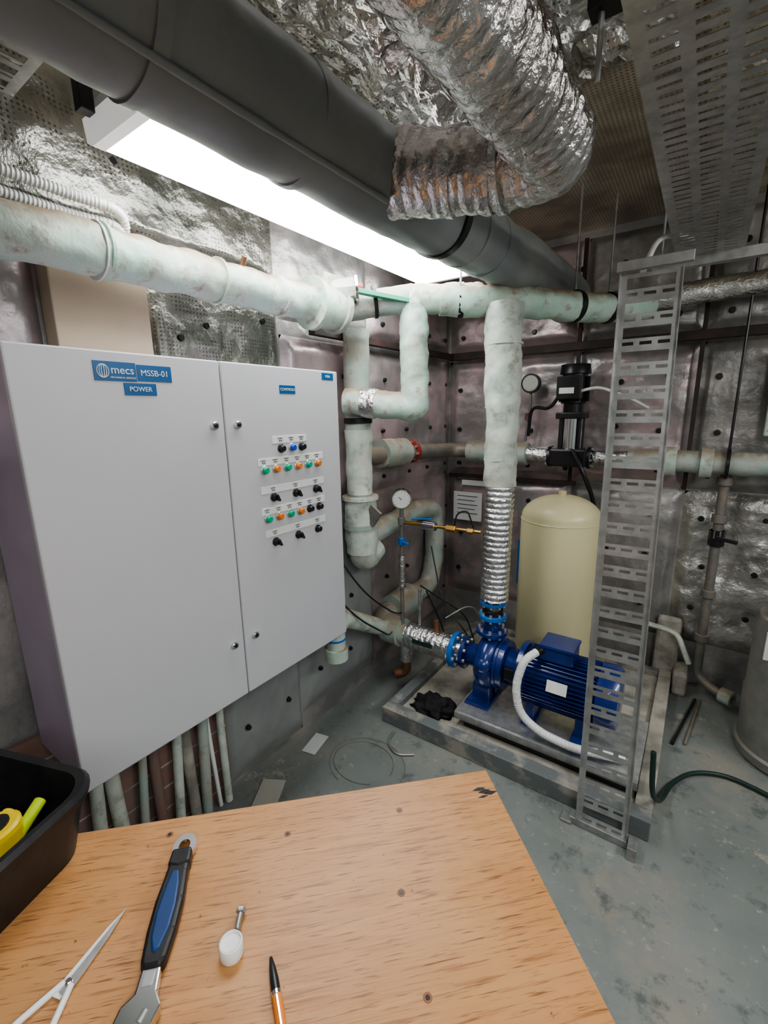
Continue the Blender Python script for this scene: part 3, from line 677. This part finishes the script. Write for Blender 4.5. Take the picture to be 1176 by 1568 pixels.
# ---------------------------------------------------------------- table
P=V((-.302,.789)); ang=math.radians(-135)
tb=empty("wooden_work_table")
tb.matrix_world=Matrix.Translation((P.x,P.y,0))@Matrix.Rotation(ang,4,'Z')
def tbox(name,lo,hi,mat,bev=.003):
    o=box(name,lo,hi,mat,None,bev); o.parent=tb; return o
tbox("top",(0,0,.775),(1.25,1.0,.80),woodm,.003)
tbox("core_edge",(.002,.002,.772),(1.248,.998,.796),woodedge,0)
for i,(x,y) in enumerate(((.12,.12),(1.13,.12),(.12,.88),(1.13,.88))): tbox("leg_%d"%i,(x-.03,y-.03,0),(x+.03,y+.03,.775),woodm,.004)
tbox("apron_a",(.12,.10,.70),(1.13,.125,.775),woodm); tbox("apron_b",(.12,.875,.70),(1.13,.90,.775),woodm)
def scr(k,x,y,big=1):
    q=tb.matrix_world.inverted()@V((x,y,0))
    a=cyl("screw_%d"%k,(q.x,q.y,.7995),(q.x,q.y,.8005),.0062*big,copper,None,12); a.parent=tb
    a=cyl("screwhole_%d"%k,(q.x,q.y,.8003),(q.x,q.y,.8009),.0032*big,blackm,None,8); a.parent=tb
for k,(x,y) in enumerate(((-.542,.443),(-.314,.474),(-.214,.383),(-.40,.60),(-.72,.32))): scr(k,x,y)
bm=bmesh.new()
for (x0,y0,x1,y1,w) in ((.020,.045,.050,.048,.003),(.012,.052,.040,.055,.0045),(.0,.058,.03,.060,.004),(.02,.064,.045,.066,.002)):
    pts=[(x0,y0,),( (x0+x1)/2,y0-w),(x1,y1),((x0+x1)/2,y1+w)]
    bm.faces.new([bm.verts.new((x,y,.8003)) for x,y in pts])
a=finish("corner_split",bm,blackm,None); a.parent=tb
def place(name,x,y,z,dirv,s=1):
    e=empty(name); a=math.atan2(dirv[1],dirv[0]); e.matrix_world=Matrix.Translation((x,y,z))@Matrix.Rotation(a,4,'Z')@Matrix.Scale(s,4); return e
def extr(name,pts,z0,z1,mat,par,bev=.0015):
    bm=bmesh.new(); a=[bm.verts.new((x,y,z0)) for x,y in pts]
    f=bm.faces.new(a); r=bmesh.ops.extrude_face_region(bm,geom=[f]); vs=[g for g in r['geom'] if isinstance(g,bmesh.types.BMVert)]
    for v in vs: v.co.z=z1
    if bev: bmesh.ops.bevel(bm,geom=bm.edges[:],offset=bev,segments=2,affect='EDGES',profile=.5)
    return finish(name,bm,mat,par)
def ring(name,cx,cy,ro,ri,z0,z1,mat,par,n=28,sx=1):
    bm=bmesh.new(); L=[]
    for r,z in ((ro,z0),(ro,z1),(ri,z1),(ri,z0)):
        L.append([bm.verts.new((cx+sx*r*math.cos(2*math.pi*i/n),cy+r*math.sin(2*math.pi*i/n),z)) for i in range(n)])
    for a in range(4):
        b2=(a+1)%4
        for i in range(n):
            j=(i+1)%n; bm.faces.new((L[a][i],L[a][j],L[b2][j],L[b2][i]))
    return finish(name,bm,mat,par,True,40)
wr=place("adjustable_wrench",-.676,.328,.8005,(.715,-.70),1.1)
ring("eye_end",.014,0,.0175,.0085,.004,.013,chrome,wr,sx=1.25)
extr("grip",[(.028,-.014),(.06,-.0155),(.10,-.019),(.14,-.0185),(.175,-.015),(.182,-.011),(.182,.011),(.175,.015),(.14,.0185),(.10,.019),(.06,.0155),(.028,.014)],.001,.020,black,wr,.005)
extr("grip_blue",[(.06,-.006),(.09,-.010),(.12,-.012),(.15,-.010),(.168,-.003),(.165,.005),(.14,.011),(.11,.012),(.08,.009),(.06,.004)],.012,.0222,bluegrip,wr,.003)
extr("grip_top",[(.024,-.0145),(.05,-.016),(.055,0),(.05,.016),(.024,.0145)],.0,.0215,black,wr,.004)
extr("neck",[(.18,-.011),(.205,-.012),(.215,-.024),(.240,-.030),(.262,-.026),(.268,-.014),(.252,-.006),(.243,.004),(.236,.016),(.22,.022),(.205,.013),(.18,.011)],.003,.016,chrome,wr,.002)
extr("moving_jaw",[(.243,.006),(.256,-.002),(.276,.006),(.284,.020),(.272,.026),(.255,.024),(.24,.020)],.004,.015,chrome,wr,.002)
extr("web",[(.184,-.006),(.2,-.006),(.2,.006),(.184,.006)],.0155,.0168,galvd,wr,.0003)
lathe("knurl",[(0,0),(.007,0),(.007,.012),(0,.012)],(.222,.006,.010),(1,-.4,0),galvd,wr,12)
sc=place("scissors",-.6537,.2123,.8005,(.034,-.093))
extr("blade_a",[(0,0),(.03,-.006),(.085,-.010),(.10,-.011),(.115,-.008),(.115,.004),(.09,.003)],.001,.003,white,sc,.0003)
extr("blade_b",[(.002,.001),(.04,.007),(.085,.010),(.10,.010),(.112,.008),(.11,-.003),(.06,-.001)],.003,.005,galv,sc,.0003)
cyl("pivot",(.098,0,.0),(.098,0,.008),.0045,chrome,sc)
sweep("handle_a",[(.10,-.006,.0045),(.125,-.016,.0045),(.155,-.028,.0045),(.185,-.024,.0045),(.188,-.006,.0045),(.155,-.007,.0045)],.0042,white,sc,10,.012)
sweep("handle_b",[(.10,.006,.005),(.125,.016,.005),(.155,.028,.005),(.185,.024,.005),(.188,.006,.005),(.155,.007,.005)],.0042,white,sc,10,.012)
wc2=empty("white_cap")
lathe("cap",[(0,0),(.0155,0),(.0165,.002),(.0165,.020),(.0155,.022),(.014,.0225),(.0135,.019),(0,.019)],(-.468,.268,.8005),(0,0,1),white,wc2,36)
bt=empty("hex_bolt")
cyl("shank",(-.482,.288,.808),(-.497,.306,.808),.004,galvd,bt,12); cyl("head",(-.497,.306,.808),(-.501,.311,.808),.0075,galvd,bt,6)
pe=place("ballpoint_pen",-.4164,.2945,.8068,(.063,-.039))
lathe("barrel",[(0,0),(.0022,.002),(.0045,.015),(.006,.03),(.006,.045),(0,.045)],(0,0,0),(1,0,0),blackm,pe,16)
lathe("body",[(.006,0),(.0064,.005),(.0064,.085),(.006,.10),(0,.10)],(.044,0,0),(1,0,0),orangep,pe,16)
obox("clip",(.08,.0,.0068),(.06,.003,.0015),(0,0,0),chrome,pe,.0005); cyl("collar",(.042,0,0),(.05,0,0),.0066,chrome,pe)
# tool tote
tg=empty("tool_tote"); tg.matrix_world=Matrix.Translation((-.812,.262,.8005))@Matrix.Rotation(math.atan2(-.34,-.94),4,'Z')
def rr(w,h,r,n=6):
    out=[]
    for cx,cy,a in ((w-r,h-r,0),(r,h-r,90),(r,r,180),(w-r,r,270)):
        for i in range(n+1):
            t=math.radians(a+90*i/n); out.append((cx+r*math.cos(t),cy+r*math.sin(t)))
    return out
bm=bmesh.new(); loops=[]
for off,z,rd in ((.025,0,.05),(.004,.105,.06),(-.004,.11,.065),(-.006,.122,.065),(.0,.130,.06),(.012,.127,.055),(.018,.10,.05),(.035,.012,.04)):
    pts=rr(.33-2*off,.46-2*off,rd); loops.append([bm.verts.new((x+off,y+off,z)) for x,y in pts])
for a,b2 in zip(loops,loops[1:]):
    n=len(a)
    for i in range(n): bm.faces.new((a[i],a[(i+1)%n],b2[(i+1)%n],b2[i]))
bm.faces.new(loops[0]); bm.faces.new(loops[-1])
finish("tub",bm,black,tg,True,45)
for k,(x,y,z) in enumerate(((.095,.115,.075),(.18,.16,.06),(.11,.22,.07))):
    lathe("tape_measure_%d"%k,[(0,0),(.032,0),(.036,.004),(.036,.03),(.032,.034),(0,.034)],(x,y,z),(0.1,.05,1),yellow if k!=1 else black,tg,28)
    lathe("tape_hub_%d"%k,[(0,0),(.022,0),(.022,.003),(0,.003)],V((x,y,z))+V((.1,.05,1)).normalized()*.034,(0.1,.05,1),black if k!=1 else yellow,tg,20)
    lathe("tape_case_%d"%k,[(0,0),(.034,0),(.034,.03),(0,.03)],(x,y,z-.045),(0,0,1),black,tg,20)
for k in range(5):
    cyl("tool_handle_%d"%k,(.06+.02*k,.16+.02*k,.06),(.085+.03*k,.05+.03*k,.10),.010,(lime,yellow,black,lime,redp)[k],tg,14)
# camera ----------------------------------------------------------------
Rv=V((.8182,.5747,-.0164)); Fv=V((-.5640,.7968,-.2170))
Rv.normalize(); Bk=-Fv.normalized(); Uv=Bk.cross(Rv).normalized(); Rv=Uv.cross(Bk)
cam=bpy.data.cameras.new("camera"); cam.sensor_fit='HORIZONTAL'; cam.sensor_width=36; cam.lens=36*970/1659; cam.clip_start=.02
co=bpy.data.objects.new("camera",cam); COL.objects.link(co)
m3=Matrix((Rv,Uv,Bk)).transposed(); co.matrix_world=Matrix.Translation((0,0,1.55))@m3.to_4x4()
scene.camera=co
w=bpy.data.worlds.new("world"); scene.world=w; w.use_nodes=True
w.node_tree.nodes["Background"].inputs[0].default_value=(.5,.5,.52,1); w.node_tree.nodes["Background"].inputs[1].default_value=.3
try: scene.view_settings.look='AgX - Medium High Contrast'
except Exception: pass
